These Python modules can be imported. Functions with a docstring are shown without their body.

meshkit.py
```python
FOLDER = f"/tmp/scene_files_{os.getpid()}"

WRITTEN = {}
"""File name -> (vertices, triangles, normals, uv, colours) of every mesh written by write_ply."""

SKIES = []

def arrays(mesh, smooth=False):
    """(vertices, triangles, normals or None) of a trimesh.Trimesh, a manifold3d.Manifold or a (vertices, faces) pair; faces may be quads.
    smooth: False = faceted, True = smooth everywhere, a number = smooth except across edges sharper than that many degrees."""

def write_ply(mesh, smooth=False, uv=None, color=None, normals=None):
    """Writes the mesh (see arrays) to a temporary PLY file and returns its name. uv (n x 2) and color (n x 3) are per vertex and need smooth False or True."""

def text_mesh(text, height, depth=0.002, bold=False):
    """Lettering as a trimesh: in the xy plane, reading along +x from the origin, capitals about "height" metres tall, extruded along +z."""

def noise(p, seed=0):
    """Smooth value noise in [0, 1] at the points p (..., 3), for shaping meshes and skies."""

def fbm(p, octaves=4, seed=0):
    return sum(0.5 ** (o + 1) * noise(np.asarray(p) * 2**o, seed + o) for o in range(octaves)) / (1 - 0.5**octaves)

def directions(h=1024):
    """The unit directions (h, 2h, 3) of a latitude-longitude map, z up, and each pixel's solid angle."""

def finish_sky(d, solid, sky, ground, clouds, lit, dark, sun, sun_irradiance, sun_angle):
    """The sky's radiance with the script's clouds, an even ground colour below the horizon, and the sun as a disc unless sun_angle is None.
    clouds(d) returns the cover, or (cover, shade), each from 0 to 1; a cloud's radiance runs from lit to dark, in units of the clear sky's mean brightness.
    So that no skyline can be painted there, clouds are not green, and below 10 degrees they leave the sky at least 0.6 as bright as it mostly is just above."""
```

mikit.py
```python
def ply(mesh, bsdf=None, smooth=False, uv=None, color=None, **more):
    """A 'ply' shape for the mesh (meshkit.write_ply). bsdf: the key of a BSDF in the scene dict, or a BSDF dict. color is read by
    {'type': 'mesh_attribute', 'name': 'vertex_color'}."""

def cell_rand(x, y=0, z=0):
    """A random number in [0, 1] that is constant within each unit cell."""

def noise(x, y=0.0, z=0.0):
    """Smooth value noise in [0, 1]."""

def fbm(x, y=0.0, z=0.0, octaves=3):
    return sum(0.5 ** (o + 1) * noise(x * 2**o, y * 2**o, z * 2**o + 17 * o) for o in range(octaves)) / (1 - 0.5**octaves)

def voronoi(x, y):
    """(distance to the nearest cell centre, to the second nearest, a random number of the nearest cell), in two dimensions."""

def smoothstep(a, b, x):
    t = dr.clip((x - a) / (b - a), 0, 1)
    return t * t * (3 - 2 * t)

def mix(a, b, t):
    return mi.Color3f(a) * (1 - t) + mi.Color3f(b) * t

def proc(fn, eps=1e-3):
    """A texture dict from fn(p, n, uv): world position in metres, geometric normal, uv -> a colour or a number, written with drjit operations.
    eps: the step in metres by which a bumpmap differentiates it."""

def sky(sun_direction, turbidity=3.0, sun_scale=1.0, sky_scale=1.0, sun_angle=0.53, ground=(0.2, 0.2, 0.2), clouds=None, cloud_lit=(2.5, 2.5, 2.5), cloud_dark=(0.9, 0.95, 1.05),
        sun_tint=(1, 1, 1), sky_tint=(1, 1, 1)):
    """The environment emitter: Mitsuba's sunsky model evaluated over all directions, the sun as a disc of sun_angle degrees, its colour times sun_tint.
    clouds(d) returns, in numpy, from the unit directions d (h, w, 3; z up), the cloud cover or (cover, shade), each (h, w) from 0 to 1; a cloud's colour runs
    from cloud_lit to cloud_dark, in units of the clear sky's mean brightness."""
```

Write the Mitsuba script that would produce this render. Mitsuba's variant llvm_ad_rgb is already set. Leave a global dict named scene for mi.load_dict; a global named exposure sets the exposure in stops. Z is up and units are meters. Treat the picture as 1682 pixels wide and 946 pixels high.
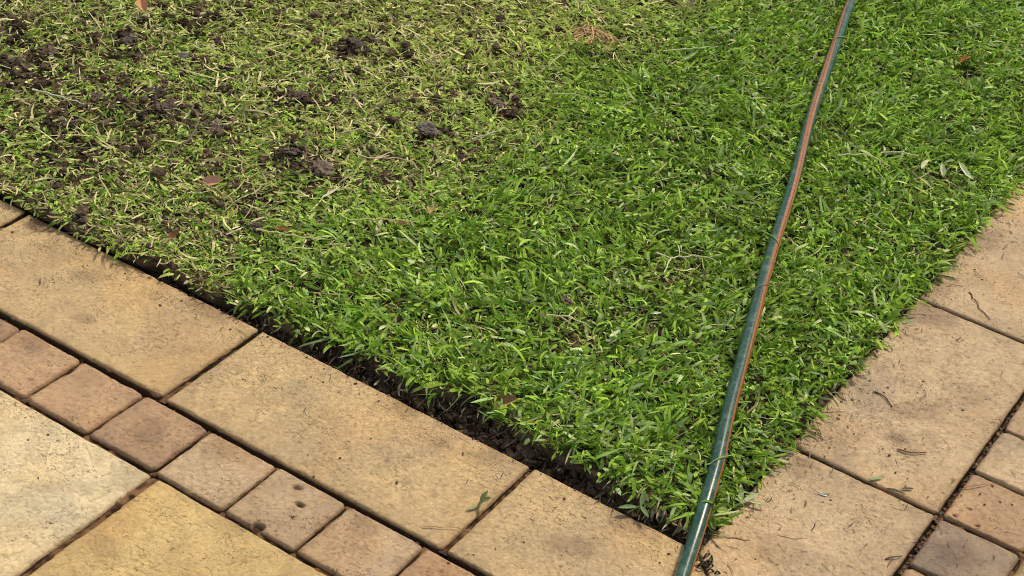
import math, random
import numpy as np, trimesh, shapely
import drjit as dr
import mitsuba as mi
import mikit, meshkit
from mikit import proc, fbm, noise, voronoi, smoothstep, mix

T = mi.ScalarTransform4f
scene, labels = {}, {}

# ------------------------------------------------------------------ camera, sky, exposure
scene['camera'] = {'type': 'perspective', 'fov': 32.504, 'fov_axis': 'x', 'near_clip': 0.05, 'far_clip': 200.0,
                   'to_world': T().look_at(origin=[0.48906, -1.36643, 1.3],
                                           target=[0.48906 - 0.4041554, -1.36643 + 0.7182134, 1.3 - 0.5664168],
                                           up=[-0.38041126, 0.4311701, 0.81815623])}
scene['sky'] = mikit.sky([0.12, 0.76, 0.98], turbidity=4, sun_scale=0.9, sky_scale=1.0, sun_angle=9,
                         clouds=lambda d: 0.45 + 0.35 * meshkit.fbm(d * 3.0, 4, 5), cloud_lit=(2.2, 2.15, 2.05), cloud_dark=(1.0, 1.0, 1.05))
exposure = 1.48

rng = np.random.default_rng(20240611)
U = rng.uniform


def tag(key, label=None, category=None, group=None, kind=None):
    labels[key] = {k: v for k, v in (('label', label), ('category', category), ('group', group), ('kind', kind)) if v}


def nz(x, y, s=1.0, seed=0, octaves=3):
    """2-D fbm in [0, 1] with feature size 1/s metres"""
    x, y = np.broadcast_arrays(np.asarray(x, float), np.asarray(y, float))
    return meshkit.fbm(np.stack([x * s + 31.7, y * s + 17.3, np.full(x.shape, seed * 7.31)], -1), octaves, seed)


def sstep(a, b, x):
    t = np.clip((x - a) / (b - a), 0, 1)
    return t * t * (3 - 2 * t)


# ------------------------------------------------------------------ materials
VC = {'type': 'mesh_attribute', 'name': 'vertex_color'}


def rgb(*c):
    return {'type': 'rgb', 'value': list(c)}


def paver_bump(p, n, uv):
    f = fbm(p.x * 420, p.y * 420, p.z * 420, 2)
    g = smoothstep(0.62, 0.8, noise(p.x * 260 + 9, p.y * 260, p.z * 260))
    return f * 0.7 - g * 0.9


def paver_grain(p, n, uv):
    # sand grain and fine dark flecks of the cast stone
    a = noise(p.x * 1150, p.y * 1150, p.z * 1150)
    b = fbm(p.x * 480 + p.y * 190, p.y * 620 - p.x * 230, p.z * 500, 2)
    c = fbm(p.x * 34, p.y * 34, 3.3, 3)
    e = noise(p.x * 260 - p.y * 120 + 40, p.y * 420 + p.x * 150, 5.0)
    return 0.40 * a * a + 0.70 * smoothstep(0.64, 0.80, b) * smoothstep(0.34, 0.70, c) + 0.48 * smoothstep(0.78, 0.90, e) * smoothstep(0.42, 0.66, c)


scene['mat_paver'] = {'type': 'twosided', 'bsdf': {'type': 'bumpmap', 'arbitrary': proc(paver_bump, 4e-4), 'scale': 0.0009,
                      'bsdf': {'type': 'blendbsdf', 'weight': proc(paver_grain),
                               'first': {'type': 'principled', 'base_color': VC, 'roughness': 0.70, 'specular': 0.35},
                               'second': {'type': 'principled', 'base_color': rgb(0.105, 0.072, 0.043), 'roughness': 0.8, 'specular': 0.2}}}}


def soil_bump(p, n, uv):
    return fbm(p.x * 160, p.y * 160, p.z * 160, 3)


def soil_col(p, n, uv):
    a = fbm(p.x * 45, p.y * 45, p.z * 45, 3)
    b = noise(p.x * 330, p.y * 330, p.z * 330)
    return mix((0.024, 0.015, 0.009), (0.125, 0.090, 0.060), smoothstep(0.25, 0.8, a * 0.75 + b * 0.3))


scene['mat_soil'] = {'type': 'twosided', 'bsdf': {'type': 'bumpmap', 'arbitrary': proc(soil_bump, 8e-4), 'scale': 0.006,
                     'bsdf': {'type': 'principled', 'base_color': proc(soil_col), 'roughness': 0.85, 'specular': 0.2}}}


def joint_col(p, n, uv):
    a = fbm(p.x * 120, p.y * 120, p.z * 60, 3)
    return mix((0.030, 0.018, 0.011), (0.21, 0.120, 0.062), smoothstep(0.3, 0.75, a))


scene['mat_joint'] = {'type': 'twosided', 'bsdf': {'type': 'principled', 'base_color': proc(joint_col), 'roughness': 0.9, 'specular': 0.1}}


def ground_col(p, n, uv):
    a = fbm(p.x * 3, p.y * 3, 0, 4)
    b = noise(p.x * 60, p.y * 60)
    return mix((0.03, 0.055, 0.014), (0.07, 0.11, 0.03), a * 0.6 + b * 0.4)


scene['mat_ground'] = {'type': 'twosided', 'bsdf': {'type': 'diffuse', 'reflectance': proc(ground_col)}}
scene['mat_blade'] = {'type': 'principledthin', 'base_color': VC, 'roughness': 0.27, 'spec_trans': 0.0, 'diff_trans': 0.6, 'eta': 1.5}
scene['mat_dry'] = {'type': 'twosided', 'bsdf': {'type': 'principled', 'base_color': VC, 'roughness': 0.6, 'specular': 0.3}}


def hose_col(p, n, uv):
    # dusty, scuffed green plastic
    a = fbm(p.x * 90, p.y * 90, p.z * 90, 3)
    b = noise(p.x * 500, p.y * 260, p.z * 400)
    d = smoothstep(0.46, 0.80, a * 0.8 + b * 0.25)
    return mix(mix((0.006, 0.040, 0.026), (0.012, 0.075, 0.058), b), (0.065, 0.145, 0.110), d * 0.7)


scene['mat_hose'] = {'type': 'twosided', 'bsdf': {'type': 'principled', 'base_color': proc(hose_col), 'roughness': 0.30, 'specular': 0.6}}


def stripe_col(p, n, uv):
    a = fbm(p.x * 140, p.y * 140, p.z * 140, 3)
    return mix((0.22, 0.078, 0.026), (0.38, 0.155, 0.062), a)


scene['mat_stripe'] = {'type': 'twosided', 'bsdf': {'type': 'principled', 'base_color': proc(stripe_col), 'roughness': 0.34, 'specular': 0.4}}

# ------------------------------------------------------------------ ground sheet
scene['ground'] = {'type': 'rectangle', 'to_world': T().translate([0, 0, -0.075]).scale([60, 60, 1]), 'bsdf': {'type': 'ref', 'id': 'mat_ground'}}
tag('ground', 'dark ground under and beyond the lawn and the paving', kind='structure')

# ------------------------------------------------------------------ patio: bedding, slabs, cobbles
XR, YL = -0.008, -0.002          # slab edges facing the lawn
bed = shapely.Polygon([(-2.6, YL - .004), (XR + .004, YL - .004), (XR + .004, 2.5), (1.6, 2.5), (1.6, -1.6), (-2.6, -1.6)])
b = trimesh.creation.extrude_polygon(bed, 0.048)
b.apply_translation([0, 0, -0.074])
scene['patio'] = mikit.ply(b, 'mat_joint')
tag('patio', 'sandy bedding of the patio, seen as dark joints between the pavers', kind='structure')

TONES = {  # linear base colours: body, second mottling colour
    'tan': ((0.510, 0.383, 0.200), (0.435, 0.328, 0.188)),
    'yellow': ((0.560, 0.425, 0.190), (0.490, 0.355, 0.160)),
    'cream': ((0.660, 0.565, 0.355), (0.570, 0.470, 0.275)),
    'pink': ((0.465, 0.315, 0.182), (0.350, 0.235, 0.150)),
    'mauve': ((0.400, 0.270, 0.162), (0.255, 0.175, 0.125)),
    'grey': ((0.500, 0.382, 0.242), (0.400, 0.295, 0.182)),
    'sand': ((0.495, 0.378, 0.230), (0.420, 0.318, 0.196)),
    'rust': ((0.455, 0.318, 0.188), (0.370, 0.250, 0.148)),
    'dark': ((0.340, 0.262, 0.175), (0.215, 0.168, 0.122)),
}
COUNT = {}


def paver(kind, quad, tone, seed, step, rc, re, speck=1.0, pits=(), stains=(), rough=1.0, label=None):
    q = np.array(quad, float)                                     # four corners, anticlockwise
    nu = max(6, int(max(np.linalg.norm(q[1] - q[0]), np.linalg.norm(q[2] - q[3])) / step))
    nv = max(6, int(max(np.linalg.norm(q[3] - q[0]), np.linalg.norm(q[2] - q[1])) / step))
    s, t = np.meshgrid(np.linspace(0, 1, nu + 1), np.linspace(0, 1, nv + 1), indexing='ij')
    P = (q[0] * ((1 - s) * (1 - t))[..., None] + q[1] * (s * (1 - t))[..., None] + q[2] * (s * t)[..., None] + q[3] * ((1 - s) * t)[..., None])
    poly = shapely.Polygon(q).buffer(-rc).buffer(rc, quad_segs=6)
    pts = shapely.points(P.reshape(-1, 2))
    ring = poly.exterior
    out = ~shapely.contains(poly, pts)
    d = shapely.distance(ring, pts)
    d[out] = 0
    near = shapely.get_coordinates(shapely.line_interpolate_point(ring, shapely.line_locate_point(ring, pts[out])))
    xy = P.reshape(-1, 2).copy()
    xy[out] = near
    x, y = xy[:, 0], xy[:, 1]
    chip = nz(x, y, 70, seed + 3, 2)
    rr = re * (0.55 + 1.2 * nz(x, y, 38, seed, 2) + 3.2 * np.clip(chip - 0.66, 0, 1) * 3)
    k = np.clip(1 - d / rr, 0, 1)
    z = -0.85 * rr * (1 - np.sqrt(np.clip(1 - k * k, 0, 1)))
    z += rough * (0.0009 * (nz(x, y, 28, seed + 1, 3) - .5) + 0.0009 * (nz(x, y, 150, seed + 2, 3) - .5))
    hole = np.clip((nz(x, y, 210, seed + 4, 1) - 0.80) / 0.12, 0, 1) * (nz(x, y, 16, seed + 5, 2) > 0.46)
    z -= rough * 0.0004 * hole
    pit = np.zeros(len(x))
    for (px, py, pr, pd, el) in pits:
        w = pr * (0.75 + 0.6 * nz(x, y, 190, seed + 6, 2))
        dd = np.hypot((x - px), (y - py) * el) / w
        m = 1 - sstep(0.6, 1.05, dd)
        z -= pd * m
        pit = np.maximum(pit, m)
    # wobble of the outline
    wob = np.exp(-d / 0.012)
    x = x + wob * 0.0022 * (nz(xy[:, 0], xy[:, 1], 45, seed + 7, 2) - .5)
    y = y + wob * 0.0022 * (nz(xy[:, 0], xy[:, 1], 45, seed + 8, 2) - .5)
    r = np.random.default_rng(1000 + seed)
    c = q.mean(0)
    z += (x - c[0]) * r.uniform(-.005, .005) + (y - c[1]) * r.uniform(-.006, .006) + r.uniform(-.0009, .0009)
    # colour
    a, b2 = (np.array(v) for v in TONES[tone])
    m1 = sstep(0.36, 0.70, nz(xy[:, 0], xy[:, 1], 14, seed + 9, 4))
    m2 = nz(xy[:, 0] + .3 * xy[:, 1], xy[:, 1], 70, seed + 10, 3)
    fine = nz(xy[:, 0], xy[:, 1], 330, seed + 11, 2)
    col = a + (b2 - a) * m1[:, None]
    col = col * (0.84 + 0.32 * m2)[:, None] * (0.70 + 0.60 * fine)[:, None]
    warm = sstep(0.5, 0.72, nz(xy[:, 0], xy[:, 1], 9, seed + 12, 2))[:, None]
    col = col * (1 + warm * np.array([0.03, -0.035, -0.12]))
    grey = sstep(0.60, 0.80, nz(xy[:, 0], xy[:, 1], 11, seed + 20, 3))[:, None] * (0.45 if tone in ('tan', 'yellow', 'cream') else 0.5)
    col = col * (1 - grey * np.array([0.38, 0.34, 0.22]))
    sp = 0.5 * sstep(0.66, 0.80, nz(xy[:, 0] * 1.0 + xy[:, 1] * .6, xy[:, 1] * 2.0 - xy[:, 0] * .6, 190, seed + 13, 2)) * speck * sstep(0.3, 0.62, nz(xy[:, 0], xy[:, 1], 20, seed + 14, 2))
    col = col * (1 - 0.55 * np.clip(sp, 0, 1) * (1 - 0.0))[:, None]
    col = col * (1 - 0.25 * hole)[:, None]
    for (px, py, pr, amt, el, ang) in stains:
        u_, v_ = (xy[:, 0] - px) * math.cos(ang) + (xy[:, 1] - py) * math.sin(ang), -(xy[:, 0] - px) * math.sin(ang) + (xy[:, 1] - py) * math.cos(ang)
        dd = np.hypot(u_, v_ * el) / pr + 0.8 * (nz(xy[:, 0], xy[:, 1], 40, seed + 15, 3) - .5)
        w = amt * (1 - sstep(0.35, 1.05, dd))
        col = col * (1 - w[:, None] * np.array([0.75, 0.82, 0.80]))
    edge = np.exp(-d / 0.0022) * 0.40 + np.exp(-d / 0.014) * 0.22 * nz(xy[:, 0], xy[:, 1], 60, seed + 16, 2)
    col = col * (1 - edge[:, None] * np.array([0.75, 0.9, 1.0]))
    col = col * (1 - pit[:, None] * np.array([0.70, 0.80, 0.85]))
    # mesh: top grid plus skirt
    idx = np.arange((nu + 1) * (nv + 1)).reshape(nu + 1, nv + 1)
    f = np.stack([idx[:-1, :-1], idx[1:, :-1], idx[1:, 1:], idx[:-1, 1:]], -1).reshape(-1, 4)
    loop = np.r_[idx[:, 0], idx[-1, 1:], idx[-2::-1, -1], idx[0, -2:0:-1]]
    V = np.c_[x, y, z]
    n0, L = len(V), len(loop)
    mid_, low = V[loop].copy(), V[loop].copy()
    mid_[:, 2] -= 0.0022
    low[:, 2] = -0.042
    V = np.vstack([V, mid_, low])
    C = np.vstack([np.clip(col, 0.01, 0.9), np.clip(col[loop] * 0.20, 0.008, 0.9), np.clip(col[loop] * 0.08, 0.006, 0.9)])  # side faces darkened downwards: joint dirt plus shade put into the colour
    j = np.arange(L)
    sk = np.vstack([np.stack([loop, n0 + j, n0 + (j + 1) % L, loop[(j + 1) % L]], -1), np.stack([n0 + j, n0 + L + j, n0 + L + (j + 1) % L, n0 + (j + 1) % L], -1)])
    tri = np.vstack([f[:, [0, 1, 2]], f[:, [0, 2, 3]], sk[:, [0, 1, 2]], sk[:, [0, 2, 3]]])
    n = COUNT.get(kind, 0)
    COUNT[kind] = n + 1
    key = f'patio__{kind}' + (f'_{n:03d}' if n else '')
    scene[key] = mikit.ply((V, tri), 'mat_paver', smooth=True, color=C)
    if label:
        tag(key, label)


def rect(x0, x1, y0, y1):
    return [(x0, y0), (x1, y0), (x1, y1), (x0, y1)]


g = 0.0031
# slabs bordering the lawn, left row (joints at x = -0.224 - 0.4 k), right row (joints at y = 0.229 + 0.4 k), mitred at the corner
YI, XO = -0.1776, 0.1790
paver('slab', [(-0.224 + g, YI), (XO - .003 - .002, YI), (XR - .002, YL), (-0.224 + g, YL)], 'tan', 11, .0022, .004, .0024,
      stains=[(-.12, -.085, .035, .35, 1.7, .5), (-.085, -.01, .05, .35, 1.8, .3), (-.03, -.09, .03, .25, 2, .4)], label='tan corner slab cut at an angle left of the hose end')
paver('slab', rect(-0.624 + g, -0.224 - g, YI, YL), 'tan', 12, .0022, .004, .0024,
      stains=[(-.40, -.012, .03, .4, 1.5, 0), (-.27, -.02, .04, .3, 1.6, .4), (-.33, -.035, .018, .3, 1.3, .3)], label='clean tan slab with a seedling growing in its right joint')
paver('slab', rect(-1.024 + g, -0.624 - g, YI, YL), 'tan', 13, .0022, .004, .0024,
      stains=[(-.99, -.012, .03, .7, 1.3, .2), (-.86, -.055, .028, .3, 1.6, .5), (-.80, -.125, .02, .35, 1.6, .2), (-.70, -.01, .05, .35, 2.5, 0), (-.93, -.045, .05, .25, 1.2, 0)], label='tan slab with brown smudges near the left edge of the picture')
paver('slab', rect(-1.424 + g, -1.024 - g, YI, YL), 'tan', 14, .0032, .004, .0024)
paver('slab', rect(-1.824 + g, -1.424 - g, YI, YL), 'tan', 15, .006, .004, .0024)
paver('slab', rect(-2.224 + g, -1.824 - g, YI, YL), 'tan', 16, .006, .004, .0024)
paver('slab', [(XR + .002, YL - .003), (XO, YI - .002 - .003), (XO, 0.229 - g), (XR, 0.229 - g)], 'sand', 21, .0022, .004, .0024, speck=1.0,
      stains=[(.02, .19, .03, .3, 1.6, .3), (.06, .05, .05, .15, 1.5, .2), (.02, .21, .02, .45, 2, 0)], label='sandy slab right of the hose end, below the nearest right hand joint')
paver('slab', rect(XR, XO, 0.229 + g, 0.629 - g), 'sand', 22, .0022, .004, .0024, speck=1.7,
      stains=[(.09, .40, .05, .35, 1.6, .8), (.09, .33, .018, .45, 1.5, .3), (.02, .60, .05, .45, 1.3, .2), (.13, .47, .05, .25, 1.5, .9)], label='speckled greyish slab with twigs beside the right edge of the lawn')
paver('slab', rect(XR, XO, 0.629 + g, 1.029 - g), 'sand', 23, .0022, .004, .0024, speck=1.0,
      stains=[(.0, .66, .05, .3, 1.3, .9), (.01, .83, .05, .3, 2, 1.3)], label='sandy slab at the right edge of the picture')
for k in range(3):
    paver('slab', rect(XR, XO, 1.029 + .4 * k + g, 1.429 + .4 * k - g), 'sand', 24 + k, .006, .004, .0024)
# left cobble course: joints at x = -0.2418 - 0.1 k
cx = [-0.1420 + .1 * k for k in (4, 3, 2, 1)] + [-0.1420, -0.2418, -0.3461, -0.4451, -0.5442, -0.6439, -0.7426] + [-0.8426 - .1 * k for k in range(9)]
ctones = ['grey', 'pink', 'sand', 'sand', 'pink', 'grey', 'grey', 'grey', 'mauve', 'pink', 'pink', 'mauve', 'pink', 'rust', 'grey', 'pink', 'mauve', 'pink', 'grey']
for i, (x1, x0) in enumerate(zip(cx[:-1], cx[1:])):
    pits = []
    if abs(x0 + .4451) < 1e-6:
        pits = [(-.407, -.200, .0066, .0035, 1.4), (-.387, -.220, .0054, .0060, 1.5), (-.399, -.2750, .0075, .0070, 1.2)]
    st = [(0.5 * (x0 + x1), -.235, .03, .30, 1.0, .3)] if ctones[i] == 'mauve' else [(0.5 * (x0 + x1) - .02, -.205, .03, .22, 1.2, .3)]
    vis = -0.9 < x0 and x1 < .0
    paver('cobble', rect(x0 + .0016, x1 - .0016, -.2795, -.1860), ctones[i], 40 + i, .0020 if vis else .006, .0065, .0034, speck=.9, pits=pits, stains=st, rough=1.3,
          label='greyish pink cobble with three dark pits' if pits else 'dark mauve cobble at the corner of the two large pavers' if abs(x0 + .6439) < 1e-6 else None)
# right cobble course: joints at y = 0.2293 + 0.1 k
yj = [0.2293 + .1012 * k for k in range(-5, 13)]
rtones = ['sand', 'pink', 'grey', 'rust', 'dark', 'rust', 'sand', 'grey', 'sand', 'pink', 'rust', 'grey', 'mauve', 'sand', 'pink', 'grey', 'rust']
for i, (y0, y1) in enumerate(zip(yj[:-1], yj[1:])):
    vis = 0.1 < y0 < .6
    pits = [(.197, .242, .0035, .003, 1.3), (.2245, .2415, .0032, .003, 1.3), (.207, .264, .004, .0012, 1.4)] if rtones[i] == 'rust' and abs(y0 - .2293) < 1e-6 else []
    gl = .0035 if abs(y0 - .2293) < 1e-6 else .0016
    paver('cobble', rect(.1862, .2822, y0 + gl, y1 - .0016 - (.0030 if abs(y1 - .2293) < 1e-6 else 0)), rtones[i], 70 + i, .0020 if vis else .006, .0065, .0034, speck=1.1, pits=pits, rough=1.3,
          stains=[(.225, .5 * (y0 + y1), .035, .45, 1.2, .6)] if rtones[i] == 'dark' else [],
          label='dark grey cobble in the bottom right corner' if rtones[i] == 'dark' else 'rusty cobble with small dark pits' if pits else None)
# large pavers outside the cobble courses
g2 = .0046
for k, tone in ((-2, 'cream'), (-1, 'cream'), (0, 'yellow'), (1, 'cream'), (2, 'tan')):
    x0 = -0.537 + .4 * k
    st = [(-.56, -.30, .03, .25, 1, 0), (-.60, -.36, .05, .2, 3, .7)] if k == -1 else [(-.43, -.29, .03, .2, 1.2, 0), (-.50, -.40, .03, .22, 1.2, 0)]
    paver('large_paver', rect(x0 + g2, min(x0 + .4, .54) - g2, -.684, -.2848), tone, 100 + k, .0026 if k in (-1, 0) else .006, .005, .003, speck=.55, stains=st,
          label={-1: 'large cream paver at the left edge', 0: 'large yellow paver at the bottom'}.get(k))
for k in range(6):
    y0 = -.284 + .4 * k
    paver('large_paver', rect(.2872, .6850, y0 + g2, y0 + .4 - g2), ['sand', 'tan', 'cream', 'yellow'][k % 4], 110 + k, .006, .005, .003)

# joint sand in the shallow joints, one part
jm = []


def strip(p0, p1, w, z0, seed):
    p0, p1 = np.array(p0, float), np.array(p1, float)
    L = np.linalg.norm(p1 - p0)
    n = max(4, int(L / .003))
    t = np.linspace(0, 1, n + 1)
    side = np.array([-(p1 - p0)[1], (p1 - p0)[0]]) / L
    rows = []
    for a in (-1, -.33, .33, 1):
        q = p0 + (p1 - p0) * t[:, None] + side * a * w
        rows.append(np.c_[q, z0 + .007 * (nz(q[:, 0], q[:, 1], 130, seed, 2) - .5) + .012 * (nz(q[:, 0], q[:, 1], 22, seed + 1, 2) - .5)])
    V = np.stack(rows, 1).reshape(-1, 3)
    i = np.arange(n)[:, None] * 4 + np.arange(3)
    f = np.stack([i, i + 4, i + 5, i + 1], -1).reshape(-1, 4)
    jm.append(trimesh.Trimesh(V, np.vstack([f[:, [0, 1, 2]], f[:, [0, 2, 3]]]), process=False))


for k in range(5):
    strip((-0.224 - .4 * k, -.18), (-0.224 - .4 * k, -.004), .0055, -.0062, 5 + k)
    strip((-.005, .229 + .4 * k), (.181, .229 + .4 * k), .005, -.0065, 15 + k)
for i, x in enumerate(cx):
    strip((x, -.282), (x, -.184), .004, -.0060, 30 + i)
for i, y in enumerate(yj):
    strip((.185, y), (.285, y), .005, -.0060, 60 + i)
strip((-2.2, -.2826), (.3, -.2826), .0065, -.0065, 90)
strip((.2855, -.28), (.2855, 2.0), .0065, -.008, 91)
for k in range(-1, 3):
    strip((-0.537 + .4 * k, -.68), (-0.537 + .4 * k, -.286), .0075, -.0052, 95 + k)
strip((-.006, -.006), (.181, -.183), .004, -.010, 99)
strip((-2.2, -.1822), (.185, -.1822), .0075, -.020, 101)
strip((.1835, -.18), (.1835, 2.0), .0075, -.019, 102)
scene['patio__joint_sand'] = mikit.ply(trimesh.util.concatenate(jm), 'mat_joint', smooth=True)
tag('patio__joint_sand', 'brown sand and dirt packed in the joints', kind='stuff')

# ------------------------------------------------------------------ lawn soil
EDGE = np.array([(-2.2, .004), (-.99, .000), (-.91, .000), (-.84, .002), (-.80, .012), (-.75, .010), (-.70, .016), (-.65, .022), (-.61, .030), (-.57, .030), (-.535, .040), (-.457, .032), (-.402, .038),
                 (-.37, .055), (-.34, .068), (-.31, .058), (-.27, .050), (-.227, .044), (-.171, .042), (-.135, .024), (-.10, .030), (-.065, .046), (-.040, .046), (-.020, .038), (0, .034)])


def edge_y(x):
    return .84 * np.interp(x, EDGE[:, 0], EDGE[:, 1]) + .012 * (nz(x, 0, 40, 3, 2) - .5)


def edge_x(y):
    return -.011 + .008 * (nz(0, y, 40, 4, 2) - .5)


def worn(x, y):
    """1 on the trampled, scalped half of the lawn, 0 on the lush half"""
    w = x + .17 * (nz(x, y, 7, 21, 4) - .5) * 2 + 0.05 * np.sin(y * 9)
    lim = -.655 - .03 * sstep(.75, 1.2, y)
    return sstep(.16, -.20, w - lim)


SOIL = [(-1.094, .287, .10), (-1.265, .251, .10), (-.823, .328, .075), (-1.067, .13, .08), (-1.246, .426, .06), (-.97, .648, .05), (-1.229, .57, .05), (-.741, .51, .03), (-.82, .22, .05),
        (-.695, .667, .045), (-.94, .459, .06), (-1.30, .31, .07), (-.97, .31, .06), (-1.40, .30, .10), (-1.16, .19, .07), (-1.19, .09, .06), (-1.03, .20, .05), (-.92, .24, .045)]


def bare(x, y):
    m = 0
    for (a, b_, r) in SOIL:
        m = np.maximum(m, 1 - sstep(.25, 1.15, np.hypot(x - a, y - b_) / r + 1.1 * (nz(x, y, 24, 22, 3) - .5)))
    return m


def soil_z(x, y):
    w = worn(x, y)
    return -.003 + .007 * w + .012 * (nz(x, y, 12, 30, 2) - .5) + (.004 + .016 * w) * (nz(x, y, 55, 31, 3) - .5) + .006 * w + .007 * bare(x, y)


xs = np.r_[np.linspace(-2.3, -1.6, 40)[:-1], np.linspace(-1.6, 0, 230)]
ts = np.r_[np.linspace(0, .85, 190)[:-1], np.linspace(.85, 1, 20)]
sx, st = np.meshgrid(xs, ts, indexing='ij')
py = edge_y(sx) + st * (2.4 - edge_y(sx))
shrink = edge_x(py)
px = np.where(sx > -.3, -.3 + (sx + .3) * (.3 + shrink) / .3, sx)
pz = soil_z(px, py)
pz += .004 * np.exp(-(st * 2.3) / .02)
n1, n2 = sx.shape
idx = np.arange(n1 * n2).reshape(n1, n2)
f = np.stack([idx[:-1, :-1], idx[1:, :-1], idx[1:, 1:], idx[:-1, 1:]], -1).reshape(-1, 4)
V = [np.c_[px.ravel(), py.ravel(), pz.ravel()]]
F = [f]
rim = np.r_[idx[:, 0], idx[-1, 1:]]
inward = np.r_[np.tile([0, 1.0], (n1, 1)), np.tile([-1.0, 0], (n2 - 1, 1))]
prev, base = rim, n1 * n2
top = V[0][rim]
for r_, (dz, inn) in enumerate(((.010, -.002), (.020, .006), (.032, .009), (.045, .006), (.075, -.002))):
    row = top.copy()
    row[:, 2] -= dz
    row[:, :2] += inward * (inn + .012 * (nz(row[:, 0] + row[:, 1], row[:, 2], 60, 40, 3) - .5))[:, None]
    V.append(row)
    cur = base + np.arange(len(rim))
    F.append(np.stack([prev[:-1], cur[:-1], cur[1:], prev[1:]], -1))
    prev, base = cur, base + len(rim)
scene['lawn_soil'] = mikit.ply((np.vstack(V), np.vstack(F)), 'mat_soil', smooth=True)
tag('lawn_soil', 'dark brown soil of the lawn with a cut edge beside the paving', kind='structure')

# ------------------------------------------------------------------ hose path
HP = np.array([(.047, -.205, .0088), (.0300, -.147, .0088), (.0125, -.094, .0088), (0.0012, -0.0573, 0.0088), (-0.0055, -0.0354, 0.0088), (-0.0181, 0.011, 0.0105), (-0.0324, 0.0562, 0.0155), (-0.0544, 0.1285, 0.021), (-0.0753, 0.1814, 0.0235), (-0.1022, 0.2632, 0.0245), (-0.1314, 0.352, 0.0245), (-0.1706, 0.4682, 0.0245), (-0.2164, 0.613, 0.0245), (-0.2476, 0.7176, 0.0245), (-0.3172, 0.9277, 0.0245), (-0.3752, 1.1208, 0.0245), (-0.4167, 1.2652, 0.0245), (-0.4537, 1.3961, 0.0245),
               (-.470, 1.50, .0245), (-.49, 1.65, .0245), (-.49, 1.85, .0245)])
from scipy.interpolate import CubicSpline, make_smoothing_spline
hs = np.r_[0, np.cumsum(np.linalg.norm(np.diff(HP, axis=0), axis=1))]
hspl = [make_smoothing_spline(hs, HP[:, i], lam=l) for i, l in ((0, 2.5e-5), (1, 2.5e-5), (2, 8e-8))]
HT = np.linspace(0, hs[-1], 420)
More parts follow.
